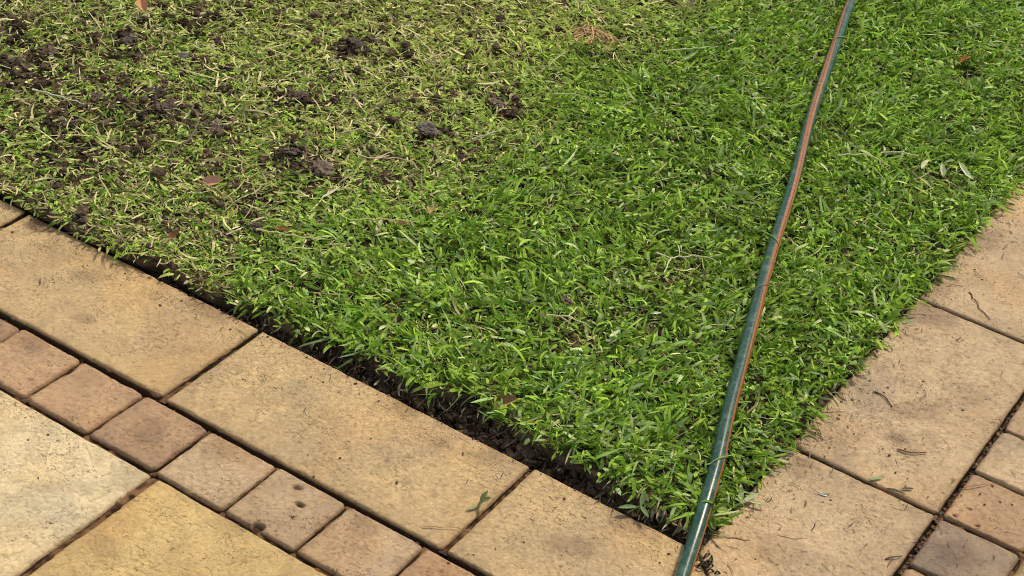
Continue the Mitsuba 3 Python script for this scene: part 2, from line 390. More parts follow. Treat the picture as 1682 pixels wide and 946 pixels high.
HC = np.stack([q(HT) for q in hspl], 1)
HR = .0083


def sweep(C, R, n=28, a0=0.0, a1=2 * math.pi, roll=None):
    Tn = np.gradient(C, axis=0)
    Tn /= np.linalg.norm(Tn, axis=1)[:, None]
    S = np.cross(Tn, [0, 0, 1.0])
    S /= np.linalg.norm(S, axis=1)[:, None]
    N = np.cross(S, Tn)
    full = abs(a1 - a0 - 2 * math.pi) < 1e-6
    th = np.linspace(a0, a1, n, endpoint=not full)
    th = th[None] + (0 if roll is None else roll[:, None])
    R = np.broadcast_to(R, (len(C),))
    P = C[:, None] + R[:, None, None] * (np.cos(th)[..., None] * N[:, None] + np.sin(th)[..., None] * S[:, None])
    i = np.arange(len(C) - 1)[:, None] * n + np.arange(n if full else n - 1)
    j = np.arange(len(C) - 1)[:, None] * n + (np.arange(n if full else n - 1) + 1) % n
    f = np.stack([i, i + n, j + n, j], -1).reshape(-1, 4)
    return P.reshape(-1, 3), f[:, ::-1]


hk = 'garden_hose'
wv = HR * (1 + .012 * (nz(HT, 0, 60, 50, 2) - .5))
Vh, Fh = sweep(HC, wv, 32)
scene[hk + '__sleeve'] = mikit.ply((Vh, Fh), 'mat_hose', smooth=True)
tag(hk, 'long dark green garden hose with orange stripes lying across the lawn', 'hose')
# two orange stripes that wind slowly round the hose (angle from the top, towards the right)
roll = np.radians(np.interp(HC[:, 1], [-.2, .0, .12, .34, .46, .60, .70, .92, 1.10, 1.25, 1.38, 1.85], [88, 84, 76, 58, 50, 44, 34, 6, -14, -38, -52, -80]))
for s_, (a0, a1) in enumerate(((-28, -2), (3, 27))):
    Vs, Fs = sweep(HC, wv + .0003, 5, math.radians(a0), math.radians(a1), roll)
    scene[hk + '__stripe' + ('_001' if s_ else '')] = mikit.ply((Vs, Fs), 'mat_stripe', smooth=True)
tag(hk + '__stripe', 'thin orange stripe along the hose, the left one of a pair')
tag(hk + '__stripe_001', 'thin orange stripe along the hose, the right one of a pair')

from scipy.spatial import cKDTree
HTREE = cKDTree(HC[:, :2])


# ------------------------------------------------------------------ grass
def blades(x, y, z, az, e0, bend, length, width, twist, col, rows=5, tipdark=0.0, curl=0.0):
    n = len(x)
    t = np.linspace(0, 1, rows) ** .85
    prof = np.interp(t, [0, .3, .65, .88, 1], [.8, 1, .95, .72, 0])
    el = e0[:, None] - bend[:, None] * t[None]
    az_ = az[:, None] + np.broadcast_to(curl, (n,))[:, None] * t[None]
    d = np.stack([np.cos(el) * np.cos(az_), np.cos(el) * np.sin(az_), np.sin(el)], -1)
    step = length[:, None, None] * np.diff(t)[None, :, None]
    P = np.concatenate([np.zeros((n, 1, 3)), np.cumsum(.5 * (d[:, 1:] + d[:, :-1]) * step, 1)], 1) + np.stack([x, y, z], -1)[:, None]
    # keep clear of the soil, of the slabs and of the hose
    floor = np.where((P[..., 0] > XR) | (P[..., 1] < YL), .0022, np.where(P[..., 1] < edge_y(P[..., 0]), -.034, soil_z(P[..., 0], P[..., 1]) + .0015))
    P[..., 2] = np.maximum(P[..., 2], floor)
    dist, near = HTREE.query(P[..., :2].reshape(-1, 2))
    dist, hz = dist.reshape(n, rows), HC[near, 2].reshape(n, rows)
    under = (dist < HR + .0005) & (P[..., 2] > hz - HR - .001)
    low = hz - np.sqrt(np.clip((HR + .001) ** 2 - dist ** 2, 0, None)) - .0012
    over = ((np.sin(np.arange(n) * 12.9898) * 43758.5453) % 1.0 < .045)[:, None] & (dist[:, :1] > HR)
    high = hz + np.sqrt(np.clip((HR + .001) ** 2 - dist ** 2, 0, None)) + .0008
    P[..., 2] = np.where(under, np.where(over & (z[:, None] > .006), np.maximum(P[..., 2], high), low), P[..., 2])
    s = np.stack([-np.sin(az_), np.cos(az_), np.zeros_like(az_)], -1)
    up = np.cross(d, s)
    tw = twist[:, None] * (.5 + t[None])
    side = s * np.cos(tw)[..., None] + up * np.sin(tw)[..., None]
    W = (width[:, None] * prof)[..., None] * .5
    A, B = P - side * W, P + side * W
    V = np.concatenate([np.stack([A[:, :-1], B[:, :-1]], 2).reshape(n, -1, 3), P[:, -1:]], 1)          # 2(rows-1)+1 vertices
    m = 2 * (rows - 1) + 1
    f = []
    for k in range(rows - 2):
        a = 2 * k
        f += [(a, a + 1, a + 3), (a, a + 3, a + 2)]
    a = 2 * (rows - 2)
    f += [(a, a + 1, a + 2)]
    F = (np.array(f)[None] + (np.arange(n) * m)[:, None, None]).reshape(-1, 3)
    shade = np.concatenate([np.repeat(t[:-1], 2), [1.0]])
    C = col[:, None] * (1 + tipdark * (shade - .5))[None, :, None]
    return V.reshape(-1, 3), F, np.clip(C, .005, .95).reshape(-1, 3)


VIS = shapely.Polygon([(-1.51, .409), (-.233, 1.689), (0.02, 1.30), (0.02, -.02), (-1.15, -.02)]).buffer(.16)


def scatter(n_per_m2, region, seed):
    r = np.random.default_rng(seed)
    x0, y0, x1, y1 = region.bounds
    n = int(n_per_m2 * (x1 - x0) * (y1 - y0))
    x, y = r.uniform(x0, x1, n), r.uniform(y0, y1, n)
    ok = shapely.contains_xy(region, x, y) & (y > edge_y(x)) & (x < edge_x(y))
    return x[ok], y[ok], r


x, y, r = scatter(19000, VIS, 1)
W_, Bs = worn(x, y), bare(x, y)
clump = nz(x, y, 26, 60, 2)
THIN = [(-.31, .24, .05), (-.25, .31, .035), (-.29, .44, .06), (-.10, .93, .06), (-.66, .53, .05), (-.20, 1.30, .04), (-.68, .95, .06), (-.13, .62, .04), (-.45, .15, .04)]
Tn_ = 0
for (a_, b_, r_) in THIN:
    Tn_ = np.maximum(Tn_, 1 - sstep(.3, 1.1, np.hypot(x - a_, y - b_) / r_ + .9 * (nz(x, y, 24, 23, 3) - .5)))
Tn_ = np.maximum(Tn_, .8 * sstep(.62, .78, nz(x, y, 11, 24, 3)))
keep = r.uniform(0, 1, len(x)) < (1 - .48 * Tn_) * (1 + .15 * W_) * (1 - .74 * Bs) * (.45 + 1.0 * clump)
x, y, W_, Bs, Tn_ = x[keep], y[keep], np.maximum(W_[keep], .45 * Tn_[keep]), Bs[keep], 0
# tufts: every base carries three to five blades
k = r.integers(2, 5, len(x))
rep = np.repeat(np.arange(len(x)), k)
x, y, W_, Bs = x[rep] + r.normal(0, .0055, len(rep)), y[rep] + r.normal(0, .0055, len(rep)), W_[rep], Bs[rep]
n = len(x)
flow = 2 * math.pi * 1.3 * nz(x, y, 4.5, 61, 2) + 1.0
az = flow + r.normal(0, 1.15, n)
# lean outwards along the borders
le, re_ = np.exp(-(y - edge_y(x)) / .016), np.exp(-(edge_x(y) - x) / .020)
az = np.where(r.uniform(0, 1, n) < le * .75, -math.pi / 2 + r.normal(0, .7, n), az)
az = np.where(r.uniform(0, 1, n) < re_ * .75, r.normal(0, .8, n), az)
e0 = np.radians(np.clip(r.normal(23, 23, n), -8, 85)) * (1 - .45 * W_)
bend = r.normal(.55, .55, n)
length = np.clip(r.gamma(7.5, .0025, n), .008, .044) * (1 - .36 * W_)
width = np.where(r.uniform(0, 1, n) < .27, r.normal(.0021, .0004, n), np.clip(r.normal(.0036, .0008, n), .0022, .0062)) * (1 - .18 * W_)
twist = r.normal(0, .75, n)
base_z = soil_z(x, y) + r.uniform(.0, .021, n) * (1 - .72 * W_)
lush = np.array([.205, .385, .046])
bright = np.array([.430, .625, .100])
blue = np.array([.340, .500, .200])
deep = np.array([.075, .170, .024])
olive = np.array([.470, .580, .160])
straw = np.array([.60, .54, .30])
u = r.uniform(0, 1, (n, 1))
v = r.uniform(0, 1, (n, 1))
pale = np.array([.56, .70, .32])
green = np.where(u < .42, lush + (bright - lush) * v * .6, np.where(u < .56, bright, np.where(u < .79, deep + (lush - deep) * v, np.where(u < .91, blue, pale))))  # random blade tones; pale and deep ones also paint in glints and shadow
wcol = np.where(u < .40, olive * (.6 + .8 * v), np.where(u < .70, lush * 1.0 + .03, np.where(u < .90, bright, straw * (.6 + .6 * v))))
tone = np.clip(W_ + r.normal(0, .16, n), 0, 1)[:, None]
col = green * (1 - tone) + wcol * tone
yel = (sstep(.35, .8, y) * sstep(-.55, -.85, x) * nz(x, y, 4, 63, 2) * .85)[:, None]
col = col * (1 - yel) + yel * np.array([.58, .66, .19])
col = col * r.uniform(.55, 1.50, (n, 1)) * (.82 + .36 * nz(x, y, 18, 64, 2))[:, None]
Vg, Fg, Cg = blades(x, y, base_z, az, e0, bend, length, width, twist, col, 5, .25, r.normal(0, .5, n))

# blades at the right border and hanging ones over the cut edge
print('grass blades', n, 'triangles', len(Fg))
scene['lawn_grass'] = mikit.ply((Vg, Fg), 'mat_blade', smooth=True, color=Cg)
tag('lawn_grass', 'lush to worn green grass of the lawn between the two paved edges', 'grass', kind='stuff')

# coarser grass outside the picture, so that the lawn goes on
FAR = shapely.box(-2.2, 0, 0, 2.3).difference(VIS.buffer(-.01))
x, y, r = scatter(16000, FAR, 2)
n = len(x)
W_ = worn(x, y)
col = np.where(r.uniform(0, 1, (n, 1)) < W_[:, None], olive, lush) * r.uniform(.7, 1.5, (n, 1))
Vf, Ff, Cf = blades(x, y, soil_z(x, y), r.uniform(0, 6.28, n), np.radians(r.uniform(20, 80, n)), r.normal(.5, .4, n), r.uniform(.025, .045, n), r.uniform(.004, .006, n), r.normal(0, .5, n), col, 4, .2)
scene['lawn_grass_margin'] = mikit.ply((Vf, Ff), 'mat_blade', smooth=True, color=Cf)
tag('lawn_grass_margin', 'coarse green grass of the lawn outside the picture', 'grass', kind='stuff')

# dead grass: short straw lying in the sward, much of it on the worn half, and roots hanging from the cut edge
x, y, r = scatter(15000, VIS, 3)
W_, Bs = worn(x, y), bare(x, y)
keep = r.uniform(0, 1, len(x)) < (.26 + .74 * W_) * (1 - .5 * Bs)
x, y, W_, Bs = x[keep], y[keep], W_[keep], Bs[keep]
n = len(x)
u = r.uniform(0, 1, (n, 1))
brown = np.array([.115, .080, .048])
col = np.where(u < .24, brown * r.uniform(.5, 1.7, (n, 1)), np.where(u < .70, np.array([.37, .38, .15]) * r.uniform(.6, 1.3, (n, 1)), straw * r.uniform(.8, 1.3, (n, 1))))
hi = r.uniform(0, 1, n)
Vd, Fd, Cd = blades(x, y, soil_z(x, y) + .002 + .013 * hi ** 2 * (1 - .3 * W_), r.uniform(0, 6.28, n), r.normal(.05, .22, n), r.normal(.1, .5, n), np.clip(r.gamma(4, .0047, n), .006, .055), np.clip(r.normal(.0021, .0006, n), .001, .004),
                    r.normal(0, .6, n), col, 5, 0, r.normal(0, .9, n))
# creeping runners over the sward
xr_, yr_, r = scatter(120, VIS, 33)
nr = len(xr_)
wr = worn(xr_, yr_)
cr_ = np.where(r.uniform(0, 1, (nr, 1)) < .5, np.array([.50, .50, .24]), np.array([.34, .27, .14])) * r.uniform(.6, 1.3, (nr, 1))
Vq, Fq, Cq = blades(xr_, yr_, soil_z(xr_, yr_) + r.uniform(.006, .017, nr) * (1 - .6 * wr), r.uniform(0, 6.28, nr), r.normal(.10, .12, nr), r.normal(.22, .2, nr), r.uniform(.035, .095, nr), r.uniform(.0013, .0022, nr), r.normal(0, .3, nr), cr_, 9, 0, r.normal(0, .5, nr))
Vd, Fd, Cd = np.vstack([Vd, Vq]), np.vstack([Fd, Fq + len(Vd)]), np.vstack([Cd, Cq])
# stubble and roots in the cut face
m = 2200
xe = r.uniform(-1.1, -.02, m)
ye = edge_y(xe)
xe, ye, m = xe[ye > .014], ye[ye > .014], int((ye > .014).sum())
dep = r.uniform(.0, .036, m)
cr = np.where(r.uniform(0, 1, (m, 1)) < .70, np.array([.075, .052, .034]), np.array([.38, .32, .21])) * r.uniform(.5, 1.3, (m, 1))
zr = soil_z(xe, ye) - dep
Vr = blades(xe, ye - dep * .35 + r.uniform(-.006, .006, m), zr + 0, -math.pi / 2 + r.normal(0, .9, m), r.normal(-.35, .6, m), r.normal(.2, .6, m), np.clip(r.gamma(3, .0042, m), .004, np.maximum(.006, ye - YL)), np.clip(r.normal(.0017, .0006, m), .0007, .0035), r.normal(0, .6, m), cr, 5, 0, r.normal(0, .7, m))
ns = 90
xs_ = r.uniform(-.085, -.022, ns)
Vs_ = blades(xs_, edge_y(xs_) + r.uniform(-.010, .002, ns), r.uniform(-.012, .004, ns), -math.pi / 2 + r.normal(.2, .5, ns), r.normal(-.5, .35, ns), r.normal(.2, .4, ns), r.uniform(.008, .018, ns), r.uniform(.0018, .0034, ns), r.normal(0, .6, ns),
             np.array([.36, .30, .17]) * r.uniform(.35, 1.2, (ns, 1)), 5)
Vd, Fd, Cd = np.vstack([Vd, Vs_[0]]), np.vstack([Fd, Vs_[1] + len(Vd)]), np.vstack([Cd, Vs_[2]])
scene['dead_grass'] = mikit.ply((np.vstack([Vd, Vr[0]]), np.vstack([Fd, Vr[1] + len(Vd)])), 'mat_dry', smooth=True, color=np.vstack([Cd, Vr[2]]))
tag('dead_grass', 'straw coloured and brown dead grass lying in the sward and along the cut edge', 'dead grass', kind='stuff')

# ------------------------------------------------------------------ soil crumbs (uncountable)
ico = trimesh.creation.icosphere(subdivisions=1, radius=1.0)


def lumps(x, y, z, s, seed, flat=.7):
    r = np.random.default_rng(seed)
    n = len(x)
    v0 = ico.vertices
    j = 1 + r.uniform(-.32, .32, (n, len(v0), 1))
    a = r.uniform(0, 6.28, n)
    R = np.stack([np.stack([np.cos(a), -np.sin(a)], -1), np.stack([np.sin(a), np.cos(a)], -1)], 1)
    V = v0[None] * j * s[:, None, None] * np.stack([r.uniform(.8, 1.4, n), r.uniform(.7, 1.1, n), np.full(n, flat)], -1)[:, None]
    V[..., :2] = np.einsum('nij,nkj->nki', R, V[..., :2])
    V += np.stack([x, y, z], -1)[:, None]
    F = (ico.faces[None] + (np.arange(n) * len(v0))[:, None, None]).reshape(-1, 3)
    return V.reshape(-1, 3), F


x, y, r = scatter(22000, VIS, 4)
keep = r.uniform(0, 1, len(x)) < .42 * bare(x, y) + .13 * worn(x, y) + .008
x, y = x[keep], y[keep]
s = np.clip(r.gamma(2.2, .0011, len(x)), .0007, .0075)
Vc, Fc = lumps(x, y, soil_z(x, y) + s * .5 + r.uniform(0, .006, len(x)), s, 5)
m = 2600
xe = r.uniform(-1.1, -.02, m)
s2 = np.clip(r.gamma(2.2, .0013, m), .0007, .0075)
off = r.uniform(0, 1, m)
V2, F2 = lumps(xe, YL + (edge_y(xe) - YL) * off, -.036 + .024 * off + r.uniform(-.004, .004, m), s2, 6)
scene['soil_crumbs'] = mikit.ply((np.vstack([Vc, V2]), np.vstack([Fc, F2 + len(Vc)])), 'mat_soil', smooth=False)
tag('soil_crumbs', 'loose dark soil crumbs on the bare patches and along the cut edge', 'soil', kind='stuff')

# trench floor between slab and turf
tx = np.linspace(-2.2, 0, 360)
tv = np.linspace(0, 1, 9)
TX, TV = np.meshgrid(tx, tv, indexing='ij')
TY = YL - .006 + (edge_y(TX) + .012 - YL) * TV
TZ = -.040 + .020 * TV + .024 * sstep(-.045, -.012, TX) + .010 * (nz(TX, TY, 70, 45, 3) - .5)
idx = np.arange(TX.size).reshape(TX.shape)
f = np.stack([idx[:-1, :-1], idx[1:, :-1], idx[1:, 1:], idx[:-1, 1:]], -1).reshape(-1, 4)
scene['edge_trench'] = mikit.ply((np.c_[TX.ravel(), TY.ravel(), TZ.ravel()], f), 'mat_soil', smooth=True)
tag('edge_trench', 'dark soil trench between the left slabs and the turf', kind='structure')

# ------------------------------------------------------------------ debris specks on the paving (uncountable)
r = np.random.default_rng(77)
N = 2600
jl = np.r_[np.c_[.183 + r.normal(0, .0016, 420), r.uniform(-.15, .9, 420)], np.c_[r.uniform(-1.2, .1, 260), -.1818 + r.normal(0, .0016, 260)], np.c_[r.uniform(-1.2, .1, 200), -.2822 + r.normal(0, .0015, 200)]]
xx = np.r_[r.uniform(XR, .30, 1500), r.uniform(-1.2, .05, 1100)]
yy = np.r_[r.uniform(-.15, 1.1, 1500), r.uniform(-.42, YL, 1100)]
kk = r.uniform(0, 1, N) < np.where(np.arange(N) < 1500, 1.0 - .45 * sstep(.0, .25, xx), .25 + .75 * np.exp((yy - YL) / .05))
xx, yy = np.r_[xx[kk], r.uniform(-1.15, 0, 220), XR + r.exponential(.014, 600)], np.r_[yy[kk], YL - r.exponential(.009, 220), r.uniform(-.05, 1.1, 600)]
m = len(xx)
s = np.clip(r.gamma(1.6, .00032, m), .0003, .0017)
xx, yy, sj = np.r_[xx, jl[:, 0]], np.r_[yy, jl[:, 1]], np.clip(r.gamma(2, .0008, len(jl)), .0006, .003)
zz_ = np.r_[.0002 + s * .25, -.0115 + r.uniform(0, .004, len(jl))]
s, m = np.r_[s, sj], m + len(jl)
V1, F1 = lumps(xx, yy, zz_, s, 8, .45)
c1 = np.repeat(np.where(r.uniform(0, 1, (m, 1)) < .75, np.array([.05, .032, .02]), np.array([.16, .09, .04])) * r.uniform(.6, 1.5, (m, 1)), len(ico.vertices), 0)
m2 = 700
x2 = np.r_[r.uniform(XR, .29, 330), r.uniform(-1.1, 0, 70), XR + r.exponential(.022, 300)]
y2 = np.r_[r.uniform(-.1, 1.05, 330), YL - .01 - r.exponential(.04, 70), r.uniform(0, 1.1, 300)]
cc = np.where(r.uniform(0, 1, (m2, 1)) < .6, np.array([.085, .055, .03]), np.where(r.uniform(0, 1, (m2, 1)) < .5, np.array([.24, .17, .09]), np.array([.10, .12, .035]))) * r.uniform(.6, 1.3, (m2, 1))
V3, F3, C3 = blades(x2, y2, np.full(m2, .0022), r.uniform(0, 6.28, m2), np.zeros(m2), r.normal(0, .25, m2), np.clip(r.gamma(3, .0028, m2), .003, .022), np.clip(r.normal(.0009, .0003, m2), .0005, .002), r.normal(0, .4, m2), cc, 5, 0, r.normal(0, .9, m2))
scene['paving_debris'] = mikit.ply((np.vstack([V1, V3]), np.vstack([F1, F3 + len(V1)])), 'mat_dry', smooth=False, color=np.vstack([c1, C3]))
tag('paving_debris', 'fine dark crumbs and grass bits scattered over the slabs', 'debris', kind='stuff')


# ------------------------------------------------------------------ single things
def key_of(name):
    n = sum(1 for k in labels if k == name or (k.startswith(name + '_') and k[len(name) + 1:].isdigit()))
    return name + (f'_{n:03d}' if n else '')


def put(name, V, F, mat, label, cat, group=None, color=None, smooth=True):
    k = key_of(name)
    if color is not None:
        color = np.broadcast_to(np.asarray(color, float), (len(V), 3)) if np.ndim(color) == 1 else color
    scene[k] = mikit.ply((V, F), mat, smooth=smooth, color=color)
    tag(k, label, cat, group)
    return k


ico3 = trimesh.creation.icosphere(subdivisions=3, radius=1.0)


def clod(x, y, s, seed, label, tint=(.060, .047, .038), lift=.010, flat=.48, name='soil_clod', cat='clod', lump=.85):
    """a crumbling lump: one main body with smaller crumbs broken off round it"""
    rr = np.random.default_rng(seed)
    one = lump < .2
    tint = tint if one else tuple(np.array(tint) * [1.02, .93, .80])
    s, lift = s * .70, lift * .62 + .001
    V, F, C = [], [], []
    for k in range(1 if one else 7 + int(rr.integers(0, 5))):
        v = ico3.vertices.copy()
        o = rr.uniform(-9, 9, 3)
        q = s if k == 0 else s * rr.uniform(.14, .55)
        kk = 1 + lump * 1.7 * (meshkit.fbm(v * 1.5 + o, 3, seed + k) - .5) + lump * 1.1 * (meshkit.fbm(v * 4.5 + o, 2, seed + 1) - .5)
        v = v * kk[:, None] * np.array([rr.uniform(.95, 1.35), rr.uniform(.75, 1.0), flat * (1 if one else rr.uniform(.65, 1.0))]) * q
        R = trimesh.transformations.euler_matrix(rr.normal(0, .3), rr.normal(0, .3), rr.uniform(0, 6.28))[:3, :3]
        a, d = rr.uniform(0, 6.28), 0 if k == 0 else s * rr.uniform(.7, 1.7)
        cx_, cy_ = x + math.cos(a) * d, y + math.sin(a) * d * .8
        base = float(soil_z(np.array(cx_), np.array(cy_)))
        v = v @ R.T + [cx_, cy_, base + (lift + s * .12 if k == 0 else lift * .7 + q * .3)]
        V.append(v)
        F.append(ico3.faces + len(ico3.vertices) * k)
        C.append(np.array(tint) * rr.uniform(.75, 1.25) * (.5 + 1.0 * meshkit.fbm(ico3.vertices * 3 + o, 3, seed + 2))[:, None])
    put(name, np.vstack(V), np.vstack(F), 'mat_dry', label, cat, 'soil clods on the lawn' if cat == 'clod' else None, np.vstack(C), smooth=one)


clod(-.764, .153, .014, 1, 'dark rough soil clod beside a bent brown twig, nearest the left paving', (.055, .045, .040), .011)
clod(-.690, .123, .013, 2, 'smooth grey soil clod just above the lush green patch by the left edge', (.17, .155, .15), .010, .45, lump=.30)
clod(-1.246, .426, .020, 3, 'wide dark clod with a hollow in the upper left of the lawn', (.085, .075, .07), .006, .4)
clod(-1.157, .451, .014, 4, 'flat smooth slate grey stone on the upper left grass', (.14, .145, .16), .012, .45, 'stone', 'stone', .18)
clod(-.980, .653, .018, 5, 'dark clod in the bare hollow at the top of the worn grass', (.06, .05, .045), .006)
clod(-.738, .513, .016, 6, 'lone dark grey clod half sunk in green grass at the worn border', (.11, .098, .098), .012, .5)
clod(-.729, .231, .015, 7, 'dark brown clod just below the pale leaf scrap', (.05, .042, .035), .008)
clod(-.840, .323, .017, 8, 'greyish clod at the upper end of the dark root', (.12, .10, .09), .007, .5)
clod(-.783, .320, .017, 9, 'pale grey brown clod at the foot of the bare soil patch in the middle', (.17, .14, .12), .009, .5)
clod(-.360, .288, .009, 10, 'small brown grey clod alone in the lush grass left of the hose', (.16, .125, .10), .022, .7)
clod(-1.097, .322, .019, 11, 'largest black clod in the middle of the bare left patch', (.045, .036, .030), .006)
clod(-1.051, .291, .018, 12, 'crumbly dark clod below the largest black clod', (.06, .05, .043), .006)
clod(-1.311, .247, .018, 13, 'black clod at the far left edge of the picture', (.045, .037, .03), .005)
clod(-1.123, .176, .014, 14, 'grey flattish clod in the lower bare left patch', (.15, .128, .12), .006, .4)
clod(-.940, .459, .016, 15, 'brown crumbly clod between two tufts above the dark root', (.085, .068, .055), .006)
clod(-.971, .306, .015, 16, 'flat grey clod beside the curved dark twig', (.14, .12, .11), .006, .4)
clod(-.176, .192, .008, 17, 'small dark clod deep in the grass just left of the hose near the corner', (.09, .08, .075), .018, .7)
clod(-.708, .654, .015, 18, 'low brown clod in the thin patch at the upper middle of the lawn', (.10, .08, .062), .006)
clod(-1.151, .259, .012, 19, 'rounded clod left of the crumbly dark clod', (.075, .06, .05), .006)
clod(-1.298, .314, .014, 20, 'pale brown clod above the black one at the far left edge', (.15, .12, .10), .006)
clod(-.978, .589, .013, 21, 'small grey brown clod below the hollow at the top of the worn grass', (.12, .10, .085), .006, .5)


def curve(pts, n=14):
    p = np.array(pts, float)
    s = np.r_[0, np.cumsum(np.linalg.norm(np.diff(p, axis=0), axis=1))]
    t = np.linspace(0, s[-1], n)
    lin = np.stack([np.interp(t, s, p[:, i]) for i in range(3)], 1)
    out = lin if len(p) < 3 else .65 * lin + .35 * CubicSpline(s, p)(t)
    out[1:-1] += s[-1] * .018 * np.stack([np.sin(t[1:-1] * 310 + p[0, 0] * 900), np.cos(t[1:-1] * 270 + p[0, 1] * 900), 0 * t[1:-1]], 1)
    return out


def tube(pts, r0, r1, sides=6, n=16, wob=.0):
    C = curve(pts, n)
    t = np.linspace(0, 1, n)
    R = r0 + (r1 - r0) * t
    if wob:
        R = R * (1 + wob * np.sin(t * 37) * np.cos(t * 11))
    V, F = sweep(C, R, sides)
    F = np.vstack([F[:, [0, 1, 2]], F[:, [0, 2, 3]]])
    V = np.vstack([V, C[:1], C[-1:]])
    a, b_ = len(V) - 2, len(V) - 1
    k = np.arange(sides)
    F = np.vstack([F, np.stack([np.full(sides, a), k, (k + 1) % sides], -1), np.stack([np.full(sides, b_), (n - 1) * sides + (k + 1) % sides, (n - 1) * sides + k], -1)])
    return V, F


def join(ms):
    V, F, a = [], [], 0
    for v, f_ in ms:
        V.append(v)
        F.append(np.asarray(f_) + a)
        a += len(v)
    return np.vstack(V), np.vstack(F)


def gz(x, y, h):
    return (x, y, (float(soil_z(np.array(x), np.array(y))) if x < XR and y > YL else 0.0) + h)


def stem(name, cat, parts, col, label, group=None):
    """parts: list of (points (x, y, height above soil or slab), radius at start, radius at end)"""
    up_ = .0 if 'slab' in label or 'cobble' in label or 'hose near' in label else .005
    ms = [tube([gz(p[0], p[1], p[2] + up_) for p in pts], a * .9, b_ * .9, 6, 18, .12) for pts, a, b_ in parts]
    V, F = join(ms)
    c = np.array(col) * (.75 + .5 * nz(V[:, 0], V[:, 1] + V[:, 2], 200, 7, 2))[:, None]
    put(name, V, F, 'mat_dry', label, cat, group, c)


def leaf_mesh(x, y, z, L, Wd, az, pitch=.1, rollv=0., curlv=.5, seed=0, thick=.0004, nl=12, nw=6, notch=.15, mid=.5):
    t = np.linspace(0, 1, nl + 1)
    w = np.sin(np.pi * np.clip(t, 0.0, 1) ** .85) ** .8 * Wd * .5 + .0002
    rr = np.random.default_rng(seed)
    w = w * (1 + 2.5 * notch * (nz(t, 0, 9, seed, 2) - .5) * 2)
    s = np.linspace(-1, 1, nw + 1)
    TT, SS = np.meshgrid(t, s, indexing='ij')
    X = (TT - mid) * L
    Y = SS * w[:, None]
    Z = curlv * (SS ** 2) * w[:, None] + .25 * curlv * L * (TT - .5) ** 2 * rr.uniform(-1, 2.2) + .12 * Wd * (nz(TT * 2, SS * .7, 3, seed + 2, 2) - .5)
    P = np.stack([X, Y, Z], -1).reshape(-1, 3)
    R = trimesh.transformations.euler_matrix(rollv, -pitch, az, 'sxyz')[:3, :3]
    P2 = np.vstack([P, P + [0, 0, -thick]]) @ R.T + [x, y, z]
    m = len(P)
    i = np.arange(m).reshape(nl + 1, nw + 1)
    q = np.stack([i[:-1, :-1], i[1:, :-1], i[1:, 1:], i[:-1, 1:]], -1).reshape(-1, 4)
    loop = np.r_[i[:, 0], i[-1, 1:], i[-2::-1, -1], i[0, -2:0:-1]]
    sk = np.stack([loop, loop + m, np.roll(loop, -1) + m, np.roll(loop, -1)], -1)
    Q = np.vstack([q, q[:, ::-1] + m, sk])
    return P2, np.vstack([Q[:, [0, 1, 2]], Q[:, [0, 2, 3]]])


def leaf(x, y, h, L, Wd, az, col, label, name='fallen_leaf', cat='leaf', group=None, **kw):
    V, F = leaf_mesh(*gz(x, y, h), L, Wd, az, **kw)
    c = np.array(col) * (.8 + .4 * nz(V[:, 0], V[:, 1], 260, 5, 2))[:, None]
    put(name, V, F, 'mat_dry', label, cat, group, c)


# fallen leaves
leaf(-.860, .178, .024, .030, .017, .5, (.50, .30, .20), 'pinkish brown curled leaf on the worn grass near the left paving', curlv=.7, seed=1, pitch=.3, rollv=.55)
leaf(-1.294, .508, .024, .032, .018, 2.6, (.52, .27, .13), 'orange brown leaf at the top left corner of the lawn', curlv=.8, seed=2, pitch=.4, rollv=-.4)
leaf(-.215, 1.329, .022, .022, .011, .9, (.48, .19, .05), 'small orange leaf at the upper right, beyond the hose', curlv=.8, seed=3, pitch=.5)
leaf(-.728, .166, .020, .024, .010, .2, (.26, .14, .055), 'small brown leaf right of the dark clod', curlv=.7, seed=4, pitch=.2)
leaf(-.816, .054, .018, .022, .010, 1.2, (.24, .12, .05), 'dark brown leaf close to the left paving edge', curlv=.8, seed=5, pitch=.6)
leaf(-.618, .281, .022, .017, .008, .3, (.36, .20, .09), 'brown leaf fragment at the tip of a long pale straw', curlv=.8, seed=6, pitch=.3)
leaf(-.605, .332, .022, .014, .008, 1.7, (.38, .25, .10), 'tan leaf scrap in the thin grass above the straw', curlv=.8, seed=7, pitch=.3)
leaf(-.310, .066, .012, .034, .014, .7, (.34, .21, .10), 'crumpled brown leaf stuck in the cut turf edge', curlv=1.3, seed=8, pitch=.2, rollv=.8)
leaf(-.735, .278, .016, .032, .008, 1.2, (.55, .60, .36), 'pale green leaf scrap standing on the worn grass in the middle', name='leaf_scrap', seed=9, pitch=.35, rollv=-.3, curlv=.4)
leaf(-.642, .262, .016, .026, .007, 1.9, (.52, .54, .32), 'pale green leaf scrap at the base of the long pale straw', name='leaf_scrap', seed=10, pitch=.4, curlv=.4)
leaf(-.131, .946, .022, .022, .008, 1.5, (.60, .63, .42), 'cream leaf scrap, left one of three near the right paving', name='leaf_scrap', group='pale leaf scraps near the right paving', seed=11, pitch=.35, rollv=-.25, curlv=.9)
leaf(-.104, .950, .022, .024, .007, 2.2, (.58, .62, .40), 'cream narrow leaf scrap, middle one of three near the right paving', name='leaf_scrap', group='pale leaf scraps near the right paving', seed=12, pitch=.5, rollv=-.3, curlv=.9)
leaf(-.074, .963, .024, .044, .008, 2.45, (.56, .64, .42), 'long pale leaf scrap, right one of three near the right paving', name='leaf_scrap', group='pale leaf scraps near the right paving', seed=13, pitch=.1, rollv=-.2, curlv=.9)
